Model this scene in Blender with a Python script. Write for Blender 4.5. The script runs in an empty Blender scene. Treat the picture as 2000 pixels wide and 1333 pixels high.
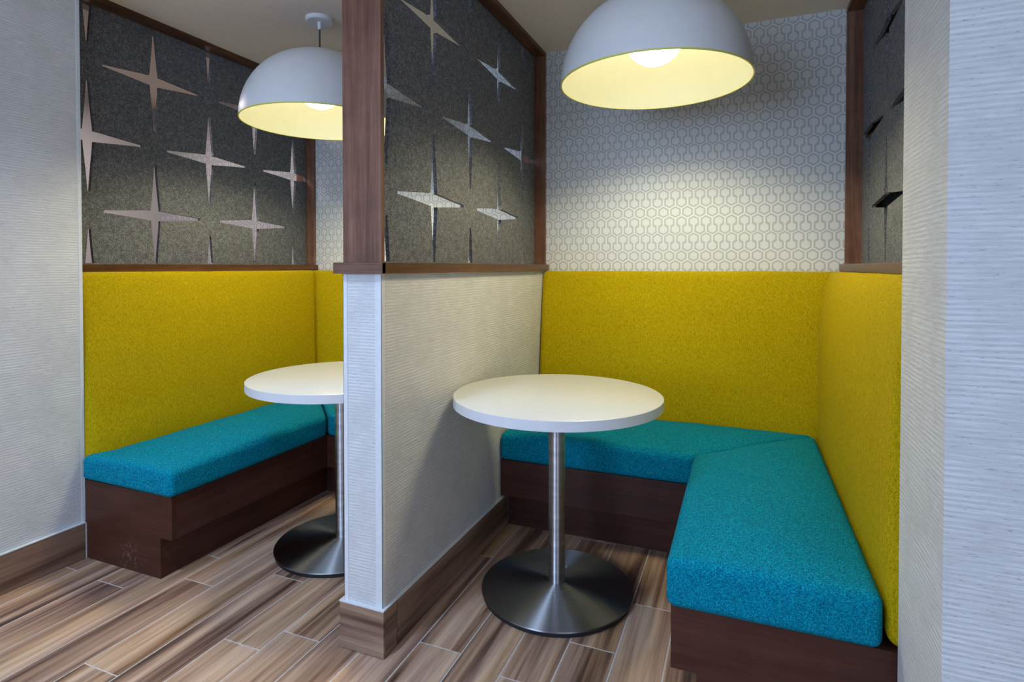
import bpy, bmesh, math, random
from mathutils import Vector, noise as mnoise

random.seed(7)
S = bpy.context.scene
COL = S.collection

# ------------------------------------------------------------------ camera
H_EYE = 1.1938
cam_d = bpy.data.cameras.new('camera')
cam = bpy.data.objects.new('camera', cam_d)
COL.objects.link(cam)
cam.location = (0, 0, H_EYE)
cam.rotation_euler = (math.pi / 2 - 0.0168, 0, 0.3842)
cam_d.sensor_width = 36.0
cam_d.lens = 36.0 * 1116.26 / 2000.0
cam_d.shift_y = -(666.5 - 540.94) / 2000.0
cam_d.clip_start = 0.02
S.camera = cam

# ------------------------------------------------------------------ world, lights, exposure
S.view_settings.view_transform = 'Standard'
S.view_settings.look = 'None'
S.view_settings.gamma = 1.0
S.view_settings.use_curve_mapping = False
S.view_settings.exposure = 0.35

W = bpy.data.worlds.new('world')
S.world = W
W.use_nodes = True
W.node_tree.nodes['Background'].inputs[0].default_value = (0.44, 0.55, 1.0, 1)
W.node_tree.nodes['Background'].inputs[1].default_value = 0.23


def area(name, loc, size, power, color, target=None, size_y=None):
    d = bpy.data.lights.new(name, 'AREA')
    d.shape = 'DISK' if size_y is None else 'RECTANGLE'
    d.size = size
    if size_y:
        d.size_y = size_y
    d.energy = power
    d.color = color
    o = bpy.data.objects.new(name, d)
    COL.objects.link(o)
    o.location = loc
    if target:
        v = Vector(target) - Vector(loc)
        o.rotation_euler = v.to_track_quat('-Z', 'Y').to_euler()
    return o


COOL = (0.52, 0.70, 1.0)
area('corridor_downlight_west', (-1.32, 0.30, 2.72), 0.20, 15, COOL).data.spread = math.radians(115)
area('corridor_downlight_east', (0.95, 0.10, 2.72), 0.20, 3, COOL).data.spread = math.radians(95)
area('corridor_window_west', (-1.55, -2.1, 1.6), 1.5, 48, (0.47, 0.68, 1.0), target=(-0.2, 3.0, 1.5), size_y=1.6)
area('corridor_fill_east', (1.5, -2.0, 1.5), 2.0, 18, (0.54, 0.73, 1.0), target=(-1.6, 1.6, 1.0), size_y=1.8)  # added unseen cool fill from the right front, brightens left and middle walls

BULB_RGB = (1.0, 0.92, 0.66)
BULB_POWER = 4.2
BEAM_RGB = (1.0, 0.91, 0.58)
BEAM_POWER = 565.0
area('neighbour_room_light', (-3.25, 2.1, 2.3), 0.6, 9, (1.0, 0.90, 0.90))

# ------------------------------------------------------------------ measured layout (metres)
XP0, XP1, YP = -1.1549, -1.0159, 1.4557     # knee wall between the booths
YB, ZC = 3.0186, 2.378                      # back wall, booth ceiling
XL, YL = -2.5015, 1.505                     # left wall face and end
XR, YR0, YR1 = 0.325, 1.193, 1.490          # right wall
FL, FR = -2.616, 0.432                      # faces of the side screens
ZLED0, ZLED1 = 1.174, 1.208
ZCORR = 2.76

# ------------------------------------------------------------------ material helpers


class NT:
    def __init__(self, name):
        self.m = bpy.data.materials.new(name)
        self.m.use_nodes = True
        self.t = self.m.node_tree
        self.bsdf = self.t.nodes['Principled BSDF']

    def n(self, typ, **kw):
        nd = self.t.nodes.new(typ)
        for k, v in kw.items():
            setattr(nd, k, v)
        return nd

    def link(self, a, b):
        self.t.links.new(a, b)

    def put(self, sock, v):
        if isinstance(v, bpy.types.NodeSocket):
            self.link(v, sock)
        else:
            sock.default_value = v

    def math(self, op, a, b=None, c=None, clamp=False):
        nd = self.n('ShaderNodeMath', operation=op)
        nd.use_clamp = clamp
        self.put(nd.inputs[0], a)
        if b is not None:
            self.put(nd.inputs[1], b)
        if c is not None:
            self.put(nd.inputs[2], c)
        return nd.outputs[0]

    def obj(self):
        return self.n('ShaderNodeTexCoord').outputs['Object']

    def mapping(self, vec, scale=(1, 1, 1), loc=(0, 0, 0), rot=(0, 0, 0)):
        nd = self.n('ShaderNodeMapping')
        self.link(vec, nd.inputs[0])
        self.put(nd.inputs['Scale'], scale)
        self.put(nd.inputs['Location'], loc)
        self.put(nd.inputs['Rotation'], rot)
        return nd.outputs[0]

    def noise(self, vec, scale=5.0, detail=3.0, rough=0.5, dist=0.0):
        nd = self.n('ShaderNodeTexNoise')
        self.link(vec, nd.inputs['Vector'])
        nd.inputs['Scale'].default_value = scale
        nd.inputs['Detail'].default_value = detail
        nd.inputs['Roughness'].default_value = rough
        nd.inputs['Distortion'].default_value = dist
        return nd.outputs['Fac']

    def ramp(self, fac, stops):
        nd = self.n('ShaderNodeValToRGB')
        self.put(nd.inputs[0], fac)
        el = nd.color_ramp.elements
        while len(el) < len(stops):
            el.new(0.5)
        for e, (p, c) in zip(el, stops):
            e.position = p
            e.color = (*c, 1) if len(c) == 3 else c
        return nd.outputs[0]

    def mix(self, fac, a, b, blend='MIX'):
        nd = self.n('ShaderNodeMix', data_type='RGBA', blend_type=blend)
        self.put(nd.inputs['Factor'], fac)
        for s, v in ((nd.inputs[6], a), (nd.inputs[7], b)):
            if isinstance(v, tuple) and len(v) == 3:
                v = (*v, 1)
            self.put(s, v)
        return nd.outputs[2]

    def bump(self, height, strength=0.3, dist=0.01):
        nd = self.n('ShaderNodeBump')
        self.put(nd.inputs['Height'], height)
        nd.inputs['Strength'].default_value = strength
        nd.inputs['Distance'].default_value = dist
        self.link(nd.outputs[0], self.bsdf.inputs['Normal'])

    def base(self, c):
        if isinstance(c, tuple) and len(c) == 3:
            c = (*c, 1)
        self.put(self.bsdf.inputs['Base Color'], c)

    def set(self, **kw):
        for k, v in kw.items():
            self.put(self.bsdf.inputs[k.replace('_', ' ')], v)
        return self


def plain(name, col, rough=0.5, metal=0.0, grain=0.0, scale=60):
    t = NT(name)
    if grain:
        f = t.noise(t.obj(), scale, 3)
        lo = tuple(max(0, c * (1 - grain)) for c in col)
        hi = tuple(min(1, c * (1 + grain)) for c in col)
        t.base(t.ramp(f, [(0.3, lo), (0.7, hi)]))
    else:
        t.base(col)
    t.set(Roughness=rough, Metallic=metal)
    return t.m


def mat_ribbed():
    """white wallcovering with slubby horizontal ribs about 10 mm apart"""
    t = NT('ribbed_wallcovering')
    o = t.obj()
    sep = t.n('ShaderNodeSeparateXYZ')
    t.link(o, sep.inputs[0])
    z = sep.outputs[2]
    wob = t.noise(t.mapping(o, (5, 5, 55)), 1.0, 3)
    ph = t.math('MULTIPLY_ADD', wob, 7.5, t.math('MULTIPLY', z, 2 * math.pi / 0.0100))
    rib = t.math('MULTIPLY_ADD', t.math('SINE', ph), 0.5, 0.5)
    slub = t.noise(t.mapping(o, (22, 22, 300)), 1.0, 3, 0.65)
    patch = t.noise(t.mapping(o, (9, 9, 9)), 1.0, 3, 0.6)
    amp = t.math('MULTIPLY', t.ramp(patch, [(0.35, (0.15, 0.15, 0.15)), (0.6, (1, 1, 1))]), 0.42)
    h = t.math('MULTIPLY_ADD', slub, 1.0, t.math('MULTIPLY', rib, amp))
    fl = t.math('ADD', t.noise(t.mapping(o, (75, 75, 420)), 1.0, 2, 0.6), t.math('MULTIPLY', rib, 0.10))
    fleck = t.ramp(fl, [(0.30, (0, 0, 0)), (0.40, (1, 1, 1))])
    c = t.ramp(h, [(0.30, (0.54, 0.53, 0.52)), (0.70, (0.67, 0.66, 0.65)), (1.05, (0.76, 0.75, 0.74))])
    c = t.mix(fleck, (0.40, 0.39, 0.39), c)
    t.base(c)
    t.set(Roughness=0.62)
    t.bump(h, 0.32, 0.004)
    return t.m


def mat_hex():
    """printed wallpaper of linked hexagon rings: per repeat one closed row, then two pairs of joined rows"""
    P, REP = 0.0594, 0.2245
    cen = [0.0, 0.0503, 0.0880, 0.1362, 0.1739]
    cen = [cen[4] - REP] + cen + [REP]
    t = NT('hexagon_wallpaper')
    o = t.obj()
    sep = t.n('ShaderNodeSeparateXYZ')
    t.link(o, sep.inputs[0])
    hh = math.sqrt(3) / 2
    x = t.math('DIVIDE', t.math('SUBTRACT', sep.outputs[0], HEX_X0), P)
    zz = t.math('DIVIDE', t.math('SUBTRACT', sep.outputs[2], HEX_Z0), REP)
    n = t.math('FLOOR', zz)
    z = t.math('MULTIPLY', t.math('SUBTRACT', zz, n), REP / P)
    ring_all, in_all = None, None
    for r in range(-1, 6):
        par = t.math('FLOORED_MODULO', t.math('ADD', n, float(r)), 2.0)
        xs = t.math('SUBTRACT', x, t.math('MULTIPLY', par, 0.5))
        px = t.math('SUBTRACT', xs, t.math('ROUND', xs))
        pz = t.math('SUBTRACT', z, cen[r + 1] / P)
        ax = t.math('ABSOLUTE', px)
        d = t.math('MAXIMUM', ax, t.math('MULTIPLY_ADD', ax, 0.5, t.math('MULTIPLY', t.math('ABSOLUTE', pz), hh)))
        ring = t.math('SUBTRACT', 1.0, t.math('DIVIDE', t.math('ABSOLUTE', t.math('SUBTRACT', d, 0.372)), 0.092), clamp=True)
        k = r % 5
        if k:
            side = t.math('GREATER_THAN', pz, 0.28) if k in (2, 4) else t.math('LESS_THAN', pz, -0.28)
            # rows 1 and 2 (3 and 4) face each other
            side = t.math('GREATER_THAN', pz, 0.28) if k in (1, 3) else t.math('LESS_THAN', pz, -0.28)
            ring = t.math('MULTIPLY', ring, t.math('SUBTRACT', 1.0, t.math('MULTIPLY', side, t.math('LESS_THAN', ax, 0.095))))
        ins = t.math('LESS_THAN', d, 0.385)
        ring_all = ring if ring_all is None else t.math('MAXIMUM', ring_all, ring)
        in_all = ins if in_all is None else t.math('MAXIMUM', in_all, ins)
    ring = t.math('MULTIPLY', ring_all, 1.7, clamp=True)
    ground = t.mix(in_all, (0.78, 0.78, 0.77), (0.72, 0.72, 0.72))
    g = t.noise(o, 900, 2)
    ground = t.mix(t.math('MULTIPLY', g, 0.12), ground, (0.5, 0.5, 0.5))
    t.base(t.mix(t.math('MULTIPLY', ring, 0.9), ground, (0.45, 0.46, 0.48)))
    t.set(Roughness=0.45)
    t.bump(ring, 0.08, 0.001)
    return t.m


def mat_felt():
    t = NT('charcoal_felt')
    o = t.obj()
    f1 = t.noise(t.mapping(o, (1, 1.6, 0.8)), 230, 3, 0.7)
    f2 = t.noise(o, 60, 4, 0.6)
    f = t.math('ADD', t.math('MULTIPLY', f1, 0.75), t.math('MULTIPLY', f2, 0.25))
    t.base(t.ramp(f, [(0.36, (0.040, 0.043, 0.052)), (0.50, (0.118, 0.122, 0.132)), (0.64, (0.31, 0.31, 0.315))]))
    t.set(Roughness=0.95)
    t.bump(f, 0.35, 0.003)
    return t.m


def mat_wood(name, dark, mid, light, axis, rough=0.35, fine=1.0):
    t = NT(name)
    o = t.obj()
    sc = {'x': (0.9, 22, 22), 'y': (22, 0.9, 22), 'z': (22, 22, 0.9)}[axis]
    sf = {'x': (6, 260, 260), 'y': (260, 6, 260), 'z': (260, 260, 6)}[axis]
    a = t.noise(t.mapping(o, sc), 1.0, 4, 0.6, 0.6)
    b = t.noise(t.mapping(o, sf), 1.0, 2, 0.5)
    c = t.noise(t.mapping(o, (9, 9, 9)), 1.0, 3, 0.6)
    f = t.math('ADD', t.math('ADD', t.math('MULTIPLY', a, 0.55), t.math('MULTIPLY', b, 0.22 * fine)), t.math('MULTIPLY', c, 0.25))
    t.base(t.ramp(f, [(0.36, dark), (0.52, mid), (0.68, light)]))
    t.set(Roughness=rough)
    t.bsdf.inputs['Specular IOR Level'].default_value = 0.28
    t.bump(b, 0.08, 0.001)
    return t.m


def mat_floor_tile(name='wood_look_tile', axis='y', tint=1.0):
    """porcelain tile printed like rustic wood; each tile draws its own board by its object random"""
    t = NT(name)
    o = t.obj()
    rnd = t.n('ShaderNodeObjectInfo').outputs['Random']
    off = t.n('ShaderNodeCombineXYZ')
    t.put(off.inputs[0], t.math('MULTIPLY', rnd, 37.0))
    t.put(off.inputs[1], t.math('MULTIPLY', rnd, 91.0))
    t.put(off.inputs[2], t.math('MULTIPLY', rnd, 53.0))
    add = t.n('ShaderNodeVectorMath', operation='ADD')
    t.link(o, add.inputs[0])
    t.link(off.outputs[0], add.inputs[1])
    v = add.outputs[0]
    k = {'y': lambda a, b: (a, b, a), 'x': lambda a, b: (b, a, a)}[axis]
    band = t.noise(t.mapping(v, k(13, 0.75)), 1.0, 2, 0.5, 0.7)
    grain = t.noise(t.mapping(v, k(48, 1.8)), 1.0, 3, 0.6, 0.3)
    fine = t.noise(t.mapping(v, k(260, 6)), 1.0, 2, 0.6)
    hue = t.noise(t.mapping(v, k(9, 0.6)), 1.0, 2, 0.5, 0.5)
    f = t.math('ADD', t.math('MULTIPLY', band, 0.62), t.math('MULTIPLY', grain, 0.38))
    f = t.math('ADD', f, t.math('MULTIPLY', t.math('SUBTRACT', rnd, 0.5), 0.06))
    c = t.ramp(f, [(0.34, (0.075, 0.048, 0.040)), (0.41, (0.23, 0.150, 0.120)), (0.475, (0.42, 0.295, 0.230)),
                   (0.54, (0.56, 0.42, 0.335)), (0.62, (0.74, 0.60, 0.47))])
    c2 = t.ramp(f, [(0.34, (0.09, 0.055, 0.035)), (0.43, (0.36, 0.225, 0.13)), (0.53, (0.60, 0.43, 0.28)), (0.62, (0.76, 0.62, 0.46))])
    c = t.mix(t.ramp(hue, [(0.48, (0, 0, 0)), (0.66, (1, 1, 1))]), c, c2)
    c = t.mix(t.math('MULTIPLY', t.ramp(fine, [(0.45, (0, 0, 0)), (0.75, (1, 1, 1))]), 0.28), c, (0.15, 0.10, 0.08))
    cr = t.noise(t.mapping(v, k(30, 1.1)), 1.0, 2, 0.5, 1.0)
    c = t.mix(t.ramp(cr, [(0.68, (0, 0, 0)), (0.75, (0.7, 0.7, 0.7))]), c, (0.055, 0.038, 0.032))
    c = t.mix(1.0, c, (0.92, 0.78, 0.69), 'MULTIPLY')
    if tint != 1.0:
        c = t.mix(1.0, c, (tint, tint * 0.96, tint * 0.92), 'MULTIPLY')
    t.base(c)
    t.set(Roughness=0.38)
    t.bump(fine, 0.06, 0.001)
    return t.m


def mat_fabric(name, dark, mid, light, kind):
    t = NT(name)
    o = t.obj()
    if kind == 'weave':
        w1 = t.noise(t.mapping(o, (270, 270, 75)), 1.0, 3, 0.65)
        w2 = t.noise(t.mapping(o, (330, 330, 300)), 1.0, 2, 0.6)
        sep = t.n('ShaderNodeSeparateXYZ')
        t.link(o, sep.inputs[0])
        u = t.math('ADD', sep.outputs[0], sep.outputs[1])
        s1 = t.math('SINE', t.math('MULTIPLY', u, 2 * math.pi / 0.0046))
        s2 = t.math('SINE', t.math('MULTIPLY', sep.outputs[2], 2 * math.pi / 0.0034))
        g = t.math('MULTIPLY', s1, s2)
        f = t.math('ADD', t.math('MULTIPLY', w1, 0.45), t.math('MULTIPLY', w2, 0.45))
        f = t.math('MULTIPLY_ADD', g, 0.06, f)
        h = t.math('MULTIPLY_ADD', g, 0.25, f)
        t.base(t.ramp(f, [(0.30, dark), (0.45, mid), (0.62, light)]))
        t.bump(h, 0.45, 0.003)
    else:
        w1 = t.noise(o, 310, 3, 0.72)
        w2 = t.noise(o, 150, 3, 0.6)
        f = t.math('ADD', t.math('MULTIPLY', w1, 0.75), t.math('MULTIPLY', w2, 0.25))
        t.base(t.ramp(f, [(0.36, dark), (0.50, mid), (0.64, light)]))
        t.bump(f, 0.5, 0.004)
    t.set(Roughness=0.9)
    t.bsdf.inputs['Sheen Weight'].default_value = 0.0
    t.bsdf.inputs['Specular IOR Level'].default_value = 0.12
    t.bsdf.inputs['Sheen Roughness'].default_value = 0.5
    return t.m


def mat_steel(name, rough, aniso, k=1.0):
    t = NT(name)
    o = t.obj()
    sep = t.n('ShaderNodeSeparateXYZ')
    t.link(o, sep.inputs[0])
    rad = t.math('SQRT', t.math('ADD', t.math('POWER', sep.outputs[0], 2.0), t.math('POWER', sep.outputs[1], 2.0)))
    cmb = t.n('ShaderNodeCombineXYZ')
    t.put(cmb.inputs[0], t.math('MULTIPLY', rad, 900.0))
    t.put(cmb.inputs[1], t.math('MULTIPLY', sep.outputs[2], 40.0))
    f = t.noise(cmb.outputs[0], 1.0, 2)
    t.base(t.ramp(f, [(0.3, (0.27 * k, 0.27 * k, 0.28 * k)), (0.7, (0.38 * k, 0.38 * k, 0.39 * k))]))
    t.set(Metallic=1.0, Roughness=rough)
    tn = t.n('ShaderNodeTangent', direction_type='RADIAL', axis='Z')
    t.link(tn.outputs[0], t.bsdf.inputs['Tangent'])
    t.bsdf.inputs['Anisotropic Rotation'].default_value = 0.25
    t.bsdf.inputs['Anisotropic'].default_value = aniso
    return t.m


def mat_emit(name, col, power):
    t = NT(name)
    t.base((1, 1, 1))
    t.put(t.bsdf.inputs['Emission Color'], (*col, 1))
    t.bsdf.inputs['Emission Strength'].default_value = power
    return t.m


def mat_scuffed(name, base):
    """dark stained end board with pale rubbed scuffs low down"""
    t = NT(name)
    o = t.obj()
    b = t.noise(t.mapping(o, (6, 200, 200)), 1.0, 2)
    c = t.noise(t.mapping(o, (2, 9, 12)), 1.0, 3, 0.6)
    f = t.math('ADD', t.math('MULTIPLY', b, 0.4), t.math('MULTIPLY', c, 0.6))
    col = t.ramp(f, [(0.35, tuple(v * 0.75 for v in base)), (0.65, tuple(v * 1.35 for v in base))])
    sep = t.n('ShaderNodeSeparateXYZ')
    t.link(o, sep.inputs[0])
    dx = t.math('ABSOLUTE', t.math('SUBTRACT', sep.outputs[0], 0.265))
    dz = t.math('ABSOLUTE', t.math('SUBTRACT', sep.outputs[2], 0.055))
    near = t.math('SUBTRACT', 1.0, t.math('DIVIDE', t.math('ADD', dx, dz), 0.11), clamp=True)
    n = t.noise(t.mapping(o, (55, 55, 40)), 1.0, 4, 0.75)
    mk = t.math('MULTIPLY', near, t.ramp(n, [(0.50, (0, 0, 0)), (0.64, (1, 1, 1))]))
    t.base(t.mix(t.math('MULTIPLY', mk, 0.8), col, (0.22, 0.15, 0.12)))
    t.set(Roughness=0.42)
    t.bsdf.inputs['Specular IOR Level'].default_value = 0.22
    return t.m


HEX_X0, HEX_Z0 = 0.0, 0.0   # set below from the measured closed row
HEX_X0, HEX_Z0 = 0.0940, 1.4753

M = {}
M['rib'] = mat_ribbed()
M['hex'] = mat_hex()
M['felt'] = mat_felt()
M['walnut_z'] = mat_wood('walnut_upright', (0.085, 0.036, 0.022), (0.185, 0.085, 0.053), (0.29, 0.15, 0.10), 'z', 0.38)
M['walnut_y'] = mat_wood('walnut_rail', (0.045, 0.018, 0.008), (0.110, 0.045, 0.018), (0.185, 0.083, 0.036), 'y', 0.33)
M['espresso'] = mat_wood('espresso_panel', (0.050, 0.0165, 0.0105), (0.078, 0.0265, 0.0170), (0.105, 0.038, 0.025), 'x', 0.45)
M['espresso_y'] = mat_wood('espresso_panel_long', (0.050, 0.0165, 0.0105), (0.078, 0.0265, 0.0170), (0.105, 0.038, 0.025), 'y', 0.45)
M['scuffed'] = mat_scuffed('scuffed_espresso', (0.070, 0.024, 0.013))
M['tile'] = mat_floor_tile()
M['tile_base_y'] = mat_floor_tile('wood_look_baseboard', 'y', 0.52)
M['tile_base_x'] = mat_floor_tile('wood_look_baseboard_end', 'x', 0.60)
M['grout'] = plain('pale_grout', (0.62, 0.58, 0.56), 0.85, 0, 0.15, 90)
M['caulk'] = plain('white_edge_trim', (0.72, 0.73, 0.74), 0.45, 0, 0.04)
M['ceiling'] = plain('ceiling_paint', (0.83, 0.72, 0.62), 0.9, 0, 0.03, 40)
M['plain_wall'] = plain('painted_wall', (0.70, 0.68, 0.67), 0.85, 0, 0.03, 40)
M['yellow'] = mat_fabric('chartreuse_weave', (0.28, 0.180, 0.000), (0.49, 0.348, 0.0015), (0.67, 0.50, 0.010), 'weave')
M['teal'] = mat_fabric('teal_tweed', (0.000, 0.072, 0.125), (0.000, 0.202, 0.310), (0.006, 0.42, 0.55), 'tweed')
M['laminate'] = plain('white_laminate', (0.74, 0.73, 0.70), 0.30, 0, 0.015, 30)
M['edge'] = plain('white_edge_band', (0.74, 0.74, 0.76), 0.35, 0, 0.02, 30)
M['steel'] = mat_steel('brushed_steel_disc', 0.40, 1.0, 1.1)
M['steel_pole'] = mat_steel('brushed_steel_pole', 0.30, 1.0, 1.9)
M['rubber'] = plain('black_rubber', (0.012, 0.012, 0.013), 0.6, 0, 0.1)
M['shade'] = plain('white_enamel', (0.80, 0.80, 0.79), 0.35, 0, 0.015, 20)
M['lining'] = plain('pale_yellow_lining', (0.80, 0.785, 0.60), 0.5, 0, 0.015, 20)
M['rim'] = plain('lamplit_rim', (0.75, 0.74, 0.18), 0.4, 0, 0.03, 20)  # glow of the lamp-lit translucent edge put into the rim colour
M['cord'] = plain('dark_cord', (0.05, 0.045, 0.04), 0.6, 0, 0.1)
M['white_cap'] = plain('white_cap', (0.78, 0.78, 0.78), 0.4, 0, 0.02)
M['bulb'] = mat_emit('glowing_bulb', BULB_RGB, BULB_POWER)

# ------------------------------------------------------------------ object helpers


def root(name, label, cat, loc, group=None):
    o = bpy.data.objects.new(name, None)
    o.empty_display_size = 0.1
    COL.objects.link(o)
    o.location = loc
    o['label'] = label
    o['category'] = cat
    if group:
        o['group'] = group
    return o


def link_bm(name, bm, mat, parent=None, smooth=False, loc=None, kind=None, label=None):
    """bmesh given in world space; the mesh is stored about `loc` (or the parent's own place)"""
    bmesh.ops.recalc_face_normals(bm, faces=bm.faces)
    pl = Vector(parent.matrix_world.translation) if False else (world_loc(parent) if parent else Vector((0, 0, 0)))
    org = Vector(loc) if loc is not None else pl
    bmesh.ops.translate(bm, verts=bm.verts, vec=-org)
    me = bpy.data.meshes.new(name)
    bm.to_mesh(me)
    bm.free()
    if smooth:
        for p in me.polygons:
            p.use_smooth = True
    for mm in (mat if isinstance(mat, (list, tuple)) else [mat]):
        me.materials.append(mm)
    o = bpy.data.objects.new(name, me)
    COL.objects.link(o)
    if parent:
        o.parent = parent
    o.location = org - pl
    if kind:
        o['kind'] = kind
    if label:
        o['label'] = label
    return o


def world_loc(o):
    v = Vector((0, 0, 0))
    while o:
        v += Vector(o.location)
        o = o.parent
    return v


def add_box(bm, x0, x1, y0, y1, z0, z1, bevel=0.0, seg=2):
    r = bmesh.ops.create_cube(bm, size=1.0)
    vs = r['verts']
    for v in vs:
        v.co = Vector(((x0 + x1) / 2 + v.co.x * (x1 - x0), (y0 + y1) / 2 + v.co.y * (y1 - y0), (z0 + z1) / 2 + v.co.z * (z1 - z0)))
    if bevel:
        es = list({e for v in vs for e in v.link_edges})
        bmesh.ops.bevel(bm, geom=es, offset=bevel, segments=seg, profile=0.5, affect='EDGES')


def box(name, b, mat, parent=None, bevel=0.0, **kw):
    bm = bmesh.new()
    add_box(bm, *b, bevel=bevel)
    return link_bm(name, bm, mat, parent, **kw)


def lathe(name, prof, cx, cy, mat, parent, seg=96, smooth=True, close=False, **kw):
    bm = bmesh.new()
    rings = []
    for (r, z) in prof:
        if r < 1e-6:
            rings.append([bm.verts.new((cx, cy, z))])
        else:
            rings.append([bm.verts.new((cx + r * math.cos(2 * math.pi * i / seg), cy + r * math.sin(2 * math.pi * i / seg), z)) for i in range(seg)])
    prs = list(zip(rings, rings[1:]))
    if close:
        prs.append((rings[-1], rings[0]))
    for a, b in prs:
        for i in range(seg):
            j = (i + 1) % seg
            if len(a) == 1 and len(b) == 1:
                continue
            if len(a) == 1:
                bm.faces.new((a[0], b[i], b[j]))
            elif len(b) == 1:
                bm.faces.new((a[i], a[j], b[0]))
            else:
                bm.faces.new((a[i], a[j], b[j], b[i]))
    o = link_bm(name, bm, mat, parent, smooth=False, loc=(cx, cy, 0), **kw)
    if smooth:
        for p in o.data.polygons:
            p.use_smooth = True
        try:
            o.data.set_sharp_from_angle(angle=math.radians(35))
        except Exception:
            pass
    return o


def rbox(name, size, r, fn, mat, parent, n=(24, 24, 8), **kw):
    """rounded cuboid lattice of the given size; fn maps its local coordinates into world space"""
    def axis(s, k):
        h = s / 2
        rr = min(r, h * 0.98)
        e = [0, 1 - math.tan(math.radians(30)), 1 - math.tan(math.radians(15)), 1.0]
        lo = [-h + rr * a for a in e]
        hi = [h - rr * a for a in reversed(e)]
        midn = [(-h + rr) + (2 * h - 2 * rr) * i / k for i in range(1, k)]
        return lo + midn + hi
    A = [axis(s, k) for s, k in zip(size, n)]
    N = [len(a) - 1 for a in A]
    bm = bmesh.new()
    cache = {}

    def V(i, j, k):
        key = (i, j, k)
        if key not in cache:
            p = Vector((A[0][i], A[1][j], A[2][k]))
            q = Vector([max(-(s / 2 - min(r, s / 2 * .98)), min(s / 2 - min(r, s / 2 * .98), c)) for s, c in zip(size, p)])
            d = p - q
            if d.length > 1e-9:
                p = q + d.normalized() * r
            cache[key] = bm.verts.new(fn(p.x, p.y, p.z))
        return cache[key]
    for i in range(N[0]):
        for j in range(N[1]):
            for k in (0, N[2]):
                bm.faces.new((V(i, j, k), V(i + 1, j, k), V(i + 1, j + 1, k), V(i, j + 1, k)))
    for i in range(N[0]):
        for k in range(N[2]):
            for j in (0, N[1]):
                bm.faces.new((V(i, j, k), V(i + 1, j, k), V(i + 1, j, k + 1), V(i, j, k + 1)))
    for j in range(N[1]):
        for k in range(N[2]):
            for i in (0, N[0]):
                bm.faces.new((V(i, j, k), V(i, j + 1, k), V(i, j + 1, k + 1), V(i, j, k + 1)))
    return link_bm(name, bm, mat, parent, smooth=True, **kw)


# ------------------------------------------------------------------ setting: floor with its tiles
floor = box('floor', (-4.2, 3.2, -2.2, 3.2, -0.12, -0.0012), M['grout'], kind='structure')
PITCH, X0T, TLEN, JW = 0.1475, -2.275, 0.914, 0.0042
ends = {0: 1.41, 1: 1.705, 2: 1.543, 3: 1.096, 4: 1.694, 5: 1.337, 11: 1.514, 12: 1.738}
tile_mesh = None


def tile_obj(x0, x1, y0, y1):
    global tile_mesh
    full = abs((y1 - y0) - (TLEN - JW)) < 1e-4
    if full and tile_mesh:
        o = bpy.data.objects.new('floor_tile', tile_mesh)
        COL.objects.link(o)
        o.parent = floor
        o.location = ((x0 + x1) / 2, (y0 + y1) / 2, 0)
        return
    bm = bmesh.new()
    add_box(bm, x0, x1, y0, y1, -0.006, 0.0, bevel=0.0008, seg=1)
    o = link_bm('floor_tile', bm, M['tile'], floor, loc=((x0 + x1) / 2, (y0 + y1) / 2, 0))
    if full:
        tile_mesh = o.data


for k in range(-11, 27):
    xa = X0T + PITCH * k
    e = ends.get(k, None)
    if e is None:
        e = 1.2 + ((k * 0.377) % 1.0) * TLEN
    y = e - TLEN * math.ceil((e + 1.0) / TLEN)
    while y < 2.95:
        tile_obj(xa + JW / 2, xa + PITCH - JW / 2, y + JW / 2, y + TLEN - JW / 2)
        y += TLEN

# ------------------------------------------------------------------ setting: walls, ceiling
box('wall_back', (-4.2, 3.2, YB, YB + 0.12, 0, ZCORR), M['hex'], kind='structure')
ceil = box('ceiling', (-4.2, 3.2, 1.16, YB, ZC, ZC + 0.10), M['ceiling'], kind='structure')
box('ceiling_bulkhead', (-4.2, 3.2, 1.14, 1.16, ZC, ZCORR), M['ceiling'], parent=ceil)
box('ceiling_corridor', (-4.2, 3.2, -2.2, 1.14, ZCORR, ZCORR + 0.08), M['ceiling'], kind='structure')

wl = box('wall_left', (XL - 0.20, XL, -2.0, YL, 0, ZC), M['rib'], kind='structure')
box('corner_guard', (XL - 0.001, XL + 0.0012, YL - 0.013, YL + 0.0008, 0.146, ZC), M['caulk'], wl, label='narrow white strip along the wall end')
wr = box('wall_right', (XR, 3.2, YR0, YR1, 0, ZC), M['rib'], kind='structure')
wm = box('wall_middle', (XP0, XP1, YP, YB, 0, ZLED0), M['rib'], kind='structure')
box('wall_far_left', (-4.2, -4.1, -2.0, YB, 0, ZC), M['plain_wall'], kind='structure')
box('wall_far_right', (1.70, 1.80, YR1, YB, 0, ZC), M['rib'], kind='structure')
# knee walls carrying the side screens
box('wall_knee_left', (FL - 0.145, FL, YL, YB, 0, ZLED0), M['rib'], kind='structure')
box('wall_knee_right', (FR, FR + 0.145, YR1, YB, 0, ZLED0), M['rib'], kind='structure')

# corner guards on the end of the middle wall: thin L strips
ZB = 0.1459


def guard(x_edge, sgn, wf, ws):
    bm = bmesh.new()
    t = 0.0016
    # front leg and side leg
    xa, xb = sorted((x_edge + sgn * t, x_edge - sgn * wf))
    add_box(bm, xa, xb, YP - t, YP + 0.0002, ZB, ZLED0, bevel=0.0004, seg=1)
    xa, xb = sorted((x_edge + sgn * t, x_edge - sgn * 0.0002))
    add_box(bm, xa, xb, YP - t, YP + ws, ZB, ZLED0, bevel=0.0004, seg=1)
    link_bm('corner_guard', bm, M['caulk'], wm, label='white corner guard strip on the wall end')


guard(XP1, 1, 0.022, 0.016)
guard(XP0, -1, 0.014, 0.016)

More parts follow.
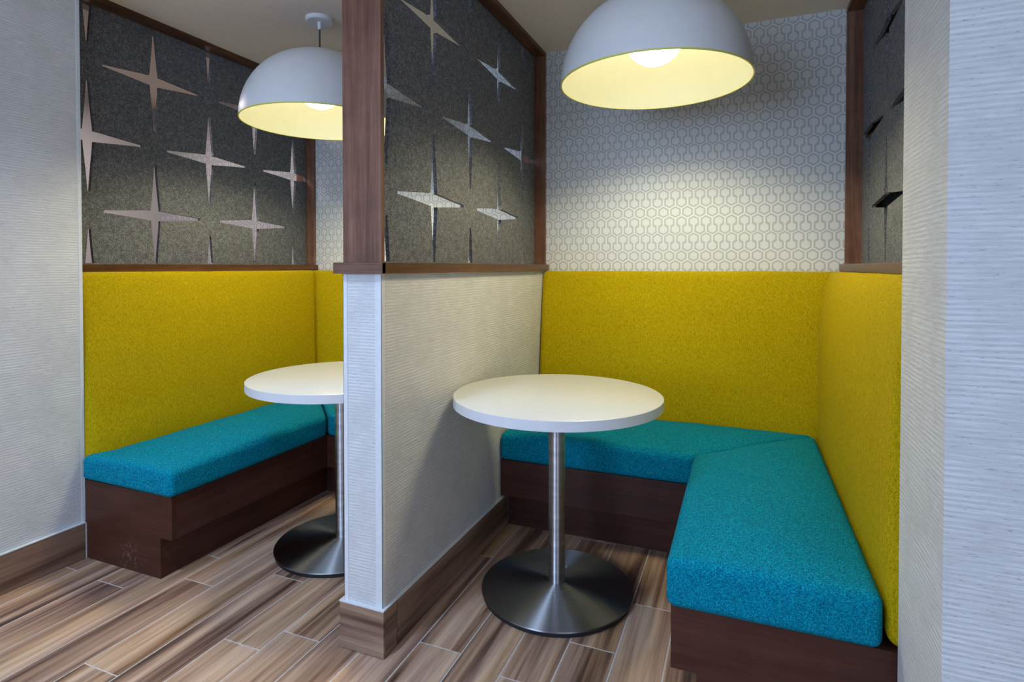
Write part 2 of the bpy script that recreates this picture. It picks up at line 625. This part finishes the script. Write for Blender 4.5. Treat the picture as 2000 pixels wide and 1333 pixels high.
# baseboards: tile pieces on the middle wall and the left wall, white edge trim on top
TB = 0.012
bbm = box('baseboard_middle', (XP0 - 0.004, XP1 + 0.004, YP - 0.004, 2.44, 0.0, ZB - 0.004), M['grout'], kind='structure')


def bb(b, mat, par):
    bm = bmesh.new()
    add_box(bm, *b, bevel=0.0006, seg=1)
    cx = ((b[0] + b[1]) / 2, (b[2] + b[3]) / 2, 0)
    return link_bm('baseboard_tile', bm, mat, par, loc=cx)


bb((XP0 - TB, XP1 + TB, YP - TB, YP - 0.003, 0.002, ZB), M['tile_base_x'], bbm)
bb((XP1 + 0.003, XP1 + TB, YP - 0.0025, 1.5165, 0.002, ZB), M['tile_base_y'], bbm)
bb((XP1 + 0.003, XP1 + TB, 1.5195, 2.432, 0.002, ZB), M['tile_base_y'], bbm)
bb((XP0 - TB, XP0 - 0.003, YP - 0.0025, 1.62, 0.002, ZB), M['tile_base_y'], bbm)
bb((XP0 - TB, XP0 - 0.003, 1.623, 2.432, 0.002, ZB), M['tile_base_y'], bbm)
bm = bmesh.new()
add_box(bm, XP0 - TB - 0.001, XP1 + TB + 0.001, YP - TB - 0.001, YP, ZB, ZB + 0.004)
add_box(bm, XP1, XP1 + TB + 0.001, YP, 2.43, ZB, ZB + 0.004)
add_box(bm, XP0 - TB - 0.001, XP0, YP, 2.43, ZB, ZB + 0.004)
link_bm('edge_trim', bm, M['caulk'], bbm, label='thin white edge strip')

bbl = box('baseboard_left', (XL, XL + 0.004, -2.0, YL - 0.002, 0.0, ZB - 0.004), M['grout'], kind='structure')
ys = [-1.98, -1.27, -0.355, 0.56, 1.499]
for a, b in zip(ys, ys[1:]):
    bb((XL + 0.003, XL + TB, a + 0.0012, b - 0.0012, 0.002, ZB), M['tile_base_y'], bbl)
box('edge_trim', (XL, XL + TB + 0.001, -1.98, 1.499, ZB, ZB + 0.004), M['caulk'], bbl, label='thin white edge strip')
box('grout_joint', (XL + 0.002, XL + TB - 0.001, 1.4985, 1.5045, 0.0, ZB), M['grout'], bbl, label='pale joint at the baseboard end')
bbr = box('baseboard_right', (XR + 0.02, 3.2, YR0 - 0.006, YR0, 0.0, ZB - 0.004), M['grout'], kind='structure')
xs = [XR - 0.005, 1.2, 2.1, 3.2]
for a, b in zip(xs, xs[1:]):
    bb((a + 0.0012, b - 0.0012, YR0 - TB, YR0 - 0.003, 0.002, ZB), M['tile_base_x'], bbr)

# ------------------------------------------------------------------ divider screens


def star_pts(cy, cz):
    L = 0.246
    ray = []
    for i in range(9):
        s = 0.024 + (L - 0.024) * i / 8
        t = (s - 0.024) / (L - 0.024)
        ray.append((s, 0.0058 + 0.0200 * (1 - t) ** 1.15))
    out = []
    for q in range(4):
        c, s_ = [(1, 0), (0, 1), (-1, 0), (0, -1)][q]
        pts = [(s, -w) for s, w in ray] + [(s, w) for s, w in reversed(ray)]
        for s, w in pts:
            out.append((cy + s * c - w * s_, cz + s * s_ + w * c))
    return out


def clip(poly, ymin, ymax, zmin, zmax):
    def half(P, f):
        R = []
        for i in range(len(P)):
            a, b = P[i - 1], P[i]
            fa, fb = f(a), f(b)
            if (fa >= 0) != (fb >= 0):
                t = fa / (fa - fb)
                R.append((a[0] + (b[0] - a[0]) * t, a[1] + (b[1] - a[1]) * t))
            if fb >= 0:
                R.append(b)
        return R
    for f in (lambda p: p[0] - ymin, lambda p: ymax - p[0], lambda p: p[1] - zmin, lambda p: zmax - p[1]):
        if not poly:
            return []
        poly = half(poly, f)
    return poly


def felt_mesh(y0, y1, z0, z1, thick, cols, zrow, dz):
    cu = bpy.data.curves.new('felt_outline', 'CURVE')
    cu.dimensions = '2D'
    cu.fill_mode = 'BOTH'
    cu.extrude = thick / 2

    def spl(P):
        s = cu.splines.new('POLY')
        s.points.add(len(P) - 1)
        for p, (a, b) in zip(s.points, P):
            p.co = (a, b, 0, 1)
        s.use_cyclic_u = True
    spl([(y0, z0), (y1, z0), (y1, z1), (y0, z1)])
    e = 0.004
    for i, cy in enumerate(cols):
        for k in range(-3, 5):
            if (i + k) % 2:
                continue
            P = clip(star_pts(cy, zrow + k * dz), y0 + e, y1 - e, z0 + e, z1 - e)
            if len(P) > 2:
                spl(P)
    tmp = bpy.data.objects.new('tmp', cu)
    COL.objects.link(tmp)
    dg = bpy.context.evaluated_depsgraph_get()
    dg.update()
    me = bpy.data.meshes.new_from_object(tmp.evaluated_get(dg))
    bpy.data.objects.remove(tmp)
    me.name = 'felt_panel'
    me.materials.clear()
    return me


def screen(label, xa, xb, y0, y1, sill, cols, zrow, first, group):
    """xa..xb: frame width; sill = (x0, x1, y0, y1) of the projecting ledge"""
    t = root('divider_screen', label, 'screen', ((xa + xb) / 2, y0, ZLED1), group)
    box('ledge', (*sill, ZLED0, ZLED1), M['walnut_y'], t, bevel=0.0015)
    if first:       # front board capped across the knee wall end
        box('ledge_cap', (sill[0], sill[1], sill[2] - 0.0006, sill[2] + 0.018, ZLED0 - 0.0004, ZLED1 + 0.0004), M['walnut_x'], t, bevel=0.001)
    box('post', (xa, xb, y0, y0 + 0.019, ZLED1, ZC), M['walnut_z'], t, bevel=0.001)
    box('post', (xa, xb, y1 - 0.019, y1, ZLED1, ZC), M['walnut_z'], t, bevel=0.001)
    box('top_rail', (xa, xb, y0 + 0.019, y1 - 0.019, ZC - 0.022, ZC), M['walnut_y'], t, bevel=0.001)
    th = 0.015
    me = felt_mesh(y0 + 0.0195, y1 - 0.0195, ZLED1 + 0.0005, ZC - 0.0225, th, cols, zrow, 0.3295)
    me.materials.append(M['felt'])
    o = bpy.data.objects.new('felt_panel', me)
    COL.objects.link(o)
    o.parent = t
    # curve plane (y, z, thickness) -> world
    xm = (xa + xb) / 2
    for v in me.vertices:
        a, b, c = v.co
        v.co = Vector((xm + c, a, b)) - Vector(t.location)
    bmx = bmesh.new()
    bmx.from_mesh(me)
    bmesh.ops.recalc_face_normals(bmx, faces=bmx.faces)
    bmx.to_mesh(me)
    bmx.free()
    return t


M['walnut_x'] = mat_wood('walnut_cross', (0.065, 0.030, 0.018), (0.145, 0.070, 0.045), (0.23, 0.125, 0.085), 'x', 0.38)
GRP = 'felt screens between the booths'
DY = 0.3095
screen('star-cut felt screen in walnut frame between the two booths, behind the broad post',
       XP0 - 0.002, XP1, YP, YB, (XP0 - 0.024, XP1 + 0.018, YP - 0.020, YB - 0.002),
       [1.5775 + DY * i for i in range(5)], 1.4465 - 0.3295, True, GRP)
screen('dark star-cut felt screen above the left bench, left of the pendant lamp',
       FL - 0.145, FL, YL, YB, (FL - 0.165, FL + 0.018, YL, YB - 0.002),
       [1.6455 + DY * i for i in range(5)], 1.4465 - 0.3295, False, GRP)
screen('dark star-cut felt screen above the right bench, mostly hidden by right wall',
       FR, FR + 0.145, YR1, YB, (FR - 0.02, FR + 0.165, YR1, YB - 0.002),
       [1.60 + DY * i for i in range(5)], 1.4465 - 0.3295, False, GRP)

# ------------------------------------------------------------------ upholstered benches


def interp(tab, v):
    if v <= tab[0][0]:
        return tab[0][1]
    for (a, b), (c, d) in zip(tab, tab[1:]):
        if v <= c:
            f = (v - a) / (c - a)
            f = f * f * (3 - 2 * f) * 0.35 + f * 0.65
            return b + (d - b) * f
    return tab[-1][1]


T_TAB = [(0.33, 0.168), (0.46, 0.162), (0.65, 0.143), (0.815, 0.124), (0.98, 0.102), (1.10, 0.083), (1.175, 0.070)]
T_RIGHT = [(0.33, 0.124), (0.46, 0.123), (0.80, 0.121), (0.93, 0.115), (1.05, 0.102), (1.12, 0.088), (1.175, 0.068)]
BZ0, BZ1 = 0.332, 1.1735


def tk(z, s=1.0):
    return interp(T_TAB, z) * s


def soft(p, amp=0.0025, f=5.0):
    return amp * mnoise.noise(Vector(p) * f)


def backrest_side(parent, side, y0, s):
    """side -1: left wall (faces +x), side +1: right wall (faces -x)"""
    plane = FL if side < 0 else FR
    size = (0.12, 1.40, BZ1 - BZ0)

    def fn(x, y, z):
        zz = BZ0 + (z + size[2] / 2)
        t = tk(zz, s) if side < 0 else interp(T_RIGHT, zz)
        u = x / size[0] + 0.5            # 0 back .. 1 face
        y1 = YB - tk(zz) - 0.015
        v = y / size[1] + 0.5
        yy = y0 + v * (y1 - y0)
        bulge = 0.009 * (1 - (2 * v - 1) ** 4) * u * (1 - abs(2 * (zz - BZ0) / (BZ1 - BZ0) - 1) ** 3)
        d = 0.004 + u * (t - 0.004) + bulge + soft((yy, zz, side), 0.002) * u
        return Vector((plane - side * d, yy, zz + soft((yy, 3, side), 0.002, 3) * (zz > 1.1)))
    return rbox('backrest', size, 0.030, fn, M['yellow'], parent, (3, 40, 30))


def backrest_back(parent, xa, xb):
    size = (1.40, 0.12, BZ1 - BZ0)

    def fn(x, y, z):
        zz = BZ0 + (z + size[2] / 2)
        u = 0.5 - y / size[1]            # 1 = face
        v = x / size[0] + 0.5
        bulge = 0.008 * (1 - (2 * v - 1) ** 4) * u * (1 - abs(2 * (zz - BZ0) / (BZ1 - BZ0) - 1) ** 3)
        d = 0.003 + u * (tk(zz) - 0.003) + bulge + soft((v, zz, 9), 0.002) * u
        return Vector((xa + v * (xb - xa), YB - d, zz + soft((v * 2, 5, 1), 0.002, 3) * (zz > 1.1)))
    return rbox('backrest', size, 0.028, fn, M['yellow'], parent, (40, 3, 30))


def cushion(parent, planfn, size, z0, z1, crown, seed, wr=0.003, r=0.024):
    """planfn(u, v) -> plan position; u across, v along"""
    def fn(x, y, z):
        u, v = x / size[0] + 0.5, y / size[1] + 0.5
        w = z / size[2] + 0.5
        X, Y = planfn(u, v, w)
        c = crown * (1 - abs(2 * u - 1) ** 2.4) * (1 - abs(2 * v - 1) ** 3.6)
        zz = z0 + w * (z1 - z0) + max(0, w - 0.3) / 0.7 * (c + soft((X, Y, seed), wr, 7) + soft((X, Y, seed + 5), wr * .6, 17))
        if w < 0.3:
            zz -= 0.004 * math.sin(math.pi * min(1, max(0, v))) * (0.3 - w)
        return Vector((X, Y, zz))
    return rbox('seat_cushion', size, r, fn, M['teal'], parent, (26, 44, 6))


FASC_Z0, FASC_Z1 = 0.158, 0.3225


def stepped_end(parent, x_face, x_kick, x_wall, y0, y1, mat):
    """end board: full depth above, set back at the toe kick"""
    bm = bmesh.new()
    pts = [(x_wall, 0), (x_kick, 0), (x_kick, FASC_Z0), (x_face, FASC_Z0), (x_face, FASC_Z1), (x_wall, FASC_Z1)]
    a = [bm.verts.new((x, y0, z)) for x, z in pts]
    b = [bm.verts.new((x, y1, z)) for x, z in pts]
    bm.faces.new(a)
    bm.faces.new(list(reversed(b)))
    n = len(pts)
    for i in range(n):
        j = (i + 1) % n
        bm.faces.new((a[i], b[i], b[j], a[j]))
    return link_bm('end_panel', bm, mat, parent)


BENCH = 'upholstered booth benches'
YF, YK = 2.3707, 2.4422          # fascia and toe kick of the back benches

# left booth, side bench
XLF, XLK = -1.994, -2.0573
b1 = root('booth_bench', 'yellow-backed teal bench along the left wall, scuffed dark end board at its near end', 'bench',
          (-2.497, YL, 0), BENCH)
stepped_end(b1, XLF, XLK, XL + 0.006, YL, YL + 0.02, M['scuffed'])
box('front_panel', (XLF - 0.018, XLF, YL + 0.02, YF + 0.012, FASC_Z0, FASC_Z1), M['espresso_y'], b1, bevel=0.001)
box('toe_kick', (XLK - 0.018, XLK, YL + 0.02, YK + 0.01, 0.0, FASC_Z0), M['espresso_y'], b1)
box('seat_board', (FL + 0.01, XLF - 0.02, YL + 0.02, YB - 0.20, FASC_Z1 - 0.03, FASC_Z1 - 0.002), M['espresso_y'], b1)


def plan_left(u, v, w):
    xa = FL + 0.172 - 0.055 * max(0, 1 - v * 12)
    X = xa + u * (-1.976 - xa)
    yend = YF - 0.016 + (-1.976 - X) - 0.004
    Y = 1.487 + v * (yend - 1.487)
    return X, Y


cushion(b1, plan_left, (0.50, 1.05, 0.115), 0.3245, 0.428, 0.030, 3)
backrest_side(b1, -1, YL + 0.003, 1.0)

# left booth, back bench
b2 = root('booth_bench', 'yellow-backed teal bench at back of the left booth, mostly hidden behind the middle wall', 'bench',
          (-1.60, YB - 0.3, 0), BENCH)
box('front_panel', (XLF + 0.002, XP0 - 0.002, YF, YF + 0.018, FASC_Z0, FASC_Z1), M['espresso'], b2, bevel=0.001)
box('toe_kick', (XLK + 0.002, XP0 - 0.002, YK, YK + 0.018, 0.0, FASC_Z0), M['espresso'], b2)
box('seat_board', (XLF + 0.002, XP0 - 0.004, YF + 0.02, YB - 0.20, FASC_Z1 - 0.03, FASC_Z1 - 0.002), M['espresso'], b2)


def plan_back_left(u, v, w):
    Y = YF - 0.016 + u * (YB - 0.172 - YF + 0.016)
    xa = -1.976 - (Y - (YF - 0.016)) + 0.004
    return xa + v * (XP0 - 0.006 - xa), Y


cushion(b2, plan_back_left, (0.49, 0.95, 0.12), 0.3245, 0.442, 0.022, 11)
backrest_back(b2, FL + 0.008, XP0 - 0.004)

# right booth, back bench
XRF, XRK = -0.1675, -0.104
b3 = root('booth_bench', 'yellow-backed teal bench under the hexagon wallpaper, behind the fully visible round table', 'bench',
          (-0.5, YB - 0.3, 0), BENCH)
box('front_panel', (XP1 + 0.002, XRF - 0.002, YF, YF + 0.018, FASC_Z0, FASC_Z1), M['espresso'], b3, bevel=0.001)
box('toe_kick', (XP1 + 0.014, XRK - 0.002, YK, YK + 0.018, 0.0, FASC_Z0), M['espresso'], b3)
box('seat_board', (XP1 + 0.004, XRF - 0.002, YF + 0.02, YB - 0.20, FASC_Z1 - 0.03, FASC_Z1 - 0.002), M['espresso'], b3)
XRS = -0.178


def plan_back_right(u, v, w):
    Y = YF - 0.016 + u * (YB - 0.168 - YF + 0.016)
    xb = XRS + (Y - (YF - 0.016)) * 0.985 - 0.004
    xa = XP1 + 0.004
    return xa + v * (xb - xa), Y


cushion(b3, plan_back_right, (0.49, 1.05, 0.125), 0.3245, 0.447, 0.026, 21)
backrest_back(b3, XP1 + 0.004, FR - 0.006)

# right booth, side bench
YRS = 1.509
b4 = root('booth_bench', 'yellow-backed teal bench along the right wall, nearest to the viewer', 'bench',
          (0.13, YRS, 0), BENCH)
stepped_end(b4, XRF, XRK, FR - 0.006, YRS, YRS + 0.02, M['espresso'])
box('front_panel', (XRF, XRF + 0.018, YRS + 0.02, YF + 0.012, FASC_Z0, FASC_Z1), M['espresso_y'], b4, bevel=0.001)
box('toe_kick', (XRK, XRK + 0.018, YRS + 0.02, YK + 0.01, 0.0, FASC_Z0), M['espresso_y'], b4)
box('seat_board', (XRF + 0.02, FR - 0.01, YRS + 0.02, YB - 0.20, FASC_Z1 - 0.03, FASC_Z1 - 0.002), M['espresso_y'], b4)


def plan_right(u, v, w):
    xb = 0.300
    X = XRS + u * (xb - XRS)
    yend = YF - 0.016 + (X - XRS) + 0.004
    Y = 1.487 + v * (yend - 1.487)
    return X, Y


cushion(b4, plan_right, (0.478, 1.10, 0.125), 0.3245, 0.450, 0.040, 31)
backrest_side(b4, 1, YR1 + 0.003, 0.78)

# ------------------------------------------------------------------ pedestal tables
TBL = 'round pedestal tables'


def table(label, x, y):
    t = root('pedestal_table', label, 'table', (x, y, 0), TBL)
    zt, R = 0.7309, 0.3796
    lathe('tabletop', [(0, zt - 0.034), (R - 0.002, zt - 0.034), (R - 0.0015, zt - 0.001), (R - 0.003, zt), (0, zt)], x, y, M['laminate'], t, 128)
    lathe('edge_band', [(R - 0.0012, zt - 0.0345), (R, zt - 0.034), (R, zt - 0.0015), (R - 0.0012, zt - 0.0008)], x, y, M['edge'], t, 128, close=True,
          label='smooth white edge band')
    lathe('mounting_plate', [(0, zt - 0.042), (0.13, zt - 0.042), (0.13, zt - 0.0345), (0, zt - 0.0345)], x, y, M['rubber'], t, 48)
    lathe('pole', [(0.0300, 0.040), (0.0300, zt - 0.042)], x, y, M['steel_pole'], t, 64)
    rb = 0.2768
    prof = [(rb - 0.010, 0.0165), (rb - 0.001, 0.0165), (rb, 0.0185), (rb - 0.0015, 0.0215)]
    for i in range(1, 13):
        f = i / 12
        r = rb - 0.0015 + (0.034 - rb) * f
        prof.append((r, 0.0215 + 0.0205 * f ** 1.15))
    prof.append((0.030, 0.0425))
    lathe('base_plate', prof, x, y, M['steel'], t, 128)
    lathe('base_ring', [(0, 0.0), (rb - 0.008, 0.0), (rb - 0.005, 0.003), (rb - 0.005, 0.017), (0, 0.017)], x, y, M['rubber'], t, 96,
          label='black ring under the steel base')
    return t


table('round white table on a brushed steel pedestal in the right booth, in full view', -0.6299, 1.998)
table('round white table on steel pedestal in the left booth, half hidden by middle wall', -1.590, 1.990)

# ------------------------------------------------------------------ pendant lamps
PND = 'dome pendant lamps'


def pendant(label, x, y, zr):
    t = root('pendant_lamp', label, 'lamp', (x, y, zr), PND)
    R, Hd, th = 0.355, 0.335, 0.004
    outer, inner = [], []
    N = 28
    for i in range(N + 1):
        a = math.pi / 2 * i / N
        outer.append((R * math.cos(a) ** 0.92 if i < N else 0.012, zr + Hd * math.sin(a)))
    for i in range(N + 1):
        a = math.pi / 2 * (N - i) / N
        inner.append(((R - th) * math.cos(a) ** 0.92 if i > 0 else 0.012, zr + (Hd - th) * math.sin(a)))
    mid = [(max(0.012, r - th * 0.5), z) for r, z in outer]
    sh = lathe('lamp_shade', outer + mid[::-1], x, y, M['shade'], t, 128, close=True)
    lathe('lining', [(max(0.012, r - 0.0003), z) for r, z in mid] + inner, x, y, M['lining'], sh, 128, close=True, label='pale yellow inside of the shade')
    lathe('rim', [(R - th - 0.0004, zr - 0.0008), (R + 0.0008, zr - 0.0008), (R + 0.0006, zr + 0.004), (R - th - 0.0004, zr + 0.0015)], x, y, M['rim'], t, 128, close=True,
          label='rim edge coloured yellow as lit by the bulb')
    zt = zr + Hd
    lathe('cap', [(0, zt - 0.002), (0.034, zt - 0.002), (0.032, zt + 0.006), (0.016, zt + 0.010), (0.014, zt + 0.022), (0.006, zt + 0.026), (0, zt + 0.026)], x, y, M['white_cap'], t, 40)
    lathe('cord', [(0.004, zt + 0.02), (0.004, ZC - 0.05)], x, y, M['cord'], t, 12)
    can = lathe('ceiling_canopy', [(0, ZC), (0.064, ZC), (0.064, ZC - 0.012), (0.058, ZC - 0.018), (0, ZC - 0.018)], x, y, M['white_cap'], t, 56)
    lathe('cord_grip', [(0, ZC - 0.018), (0.010, ZC - 0.018), (0.008, ZC - 0.052), (0, ZC - 0.052)], x, y, M['white_cap'], can, 20)
    rb, cz = 0.112, zr + 0.182
    prof = [(rb * math.sin(math.pi * i / 28), cz - rb * math.cos(math.pi * i / 28)) for i in range(29)]
    prof[0] = (0, cz - rb)
    prof[-1] = (0, cz + rb)
    lathe('bulb', prof, x, y, M['bulb'], t, 56)
    lathe('lamp_socket', [(0.0, cz + rb - 0.004), (0.026, cz + rb - 0.004), (0.026, zt - 0.008), (0, zt - 0.008)], x, y, M['white_cap'], t, 32)
    sp = bpy.data.lights.new('bulb_light', 'SPOT')
    sp.energy = BEAM_POWER
    sp.color = BEAM_RGB
    sp.spot_size = math.radians(150)
    sp.spot_blend = 0.38
    sp.shadow_soft_size = rb + 0.004
    so = bpy.data.objects.new('bulb_light', sp)
    COL.objects.link(so)
    so.parent = t
    so.location = (0, 0, cz - zr)
    return t


pendant('large white dome pendant lamp over the round table in the right booth', -0.32, 2.24, 1.895)
pendant('white dome pendant lamp in the left booth, partly hidden by the walnut post', -1.8785, 2.20, 1.880)
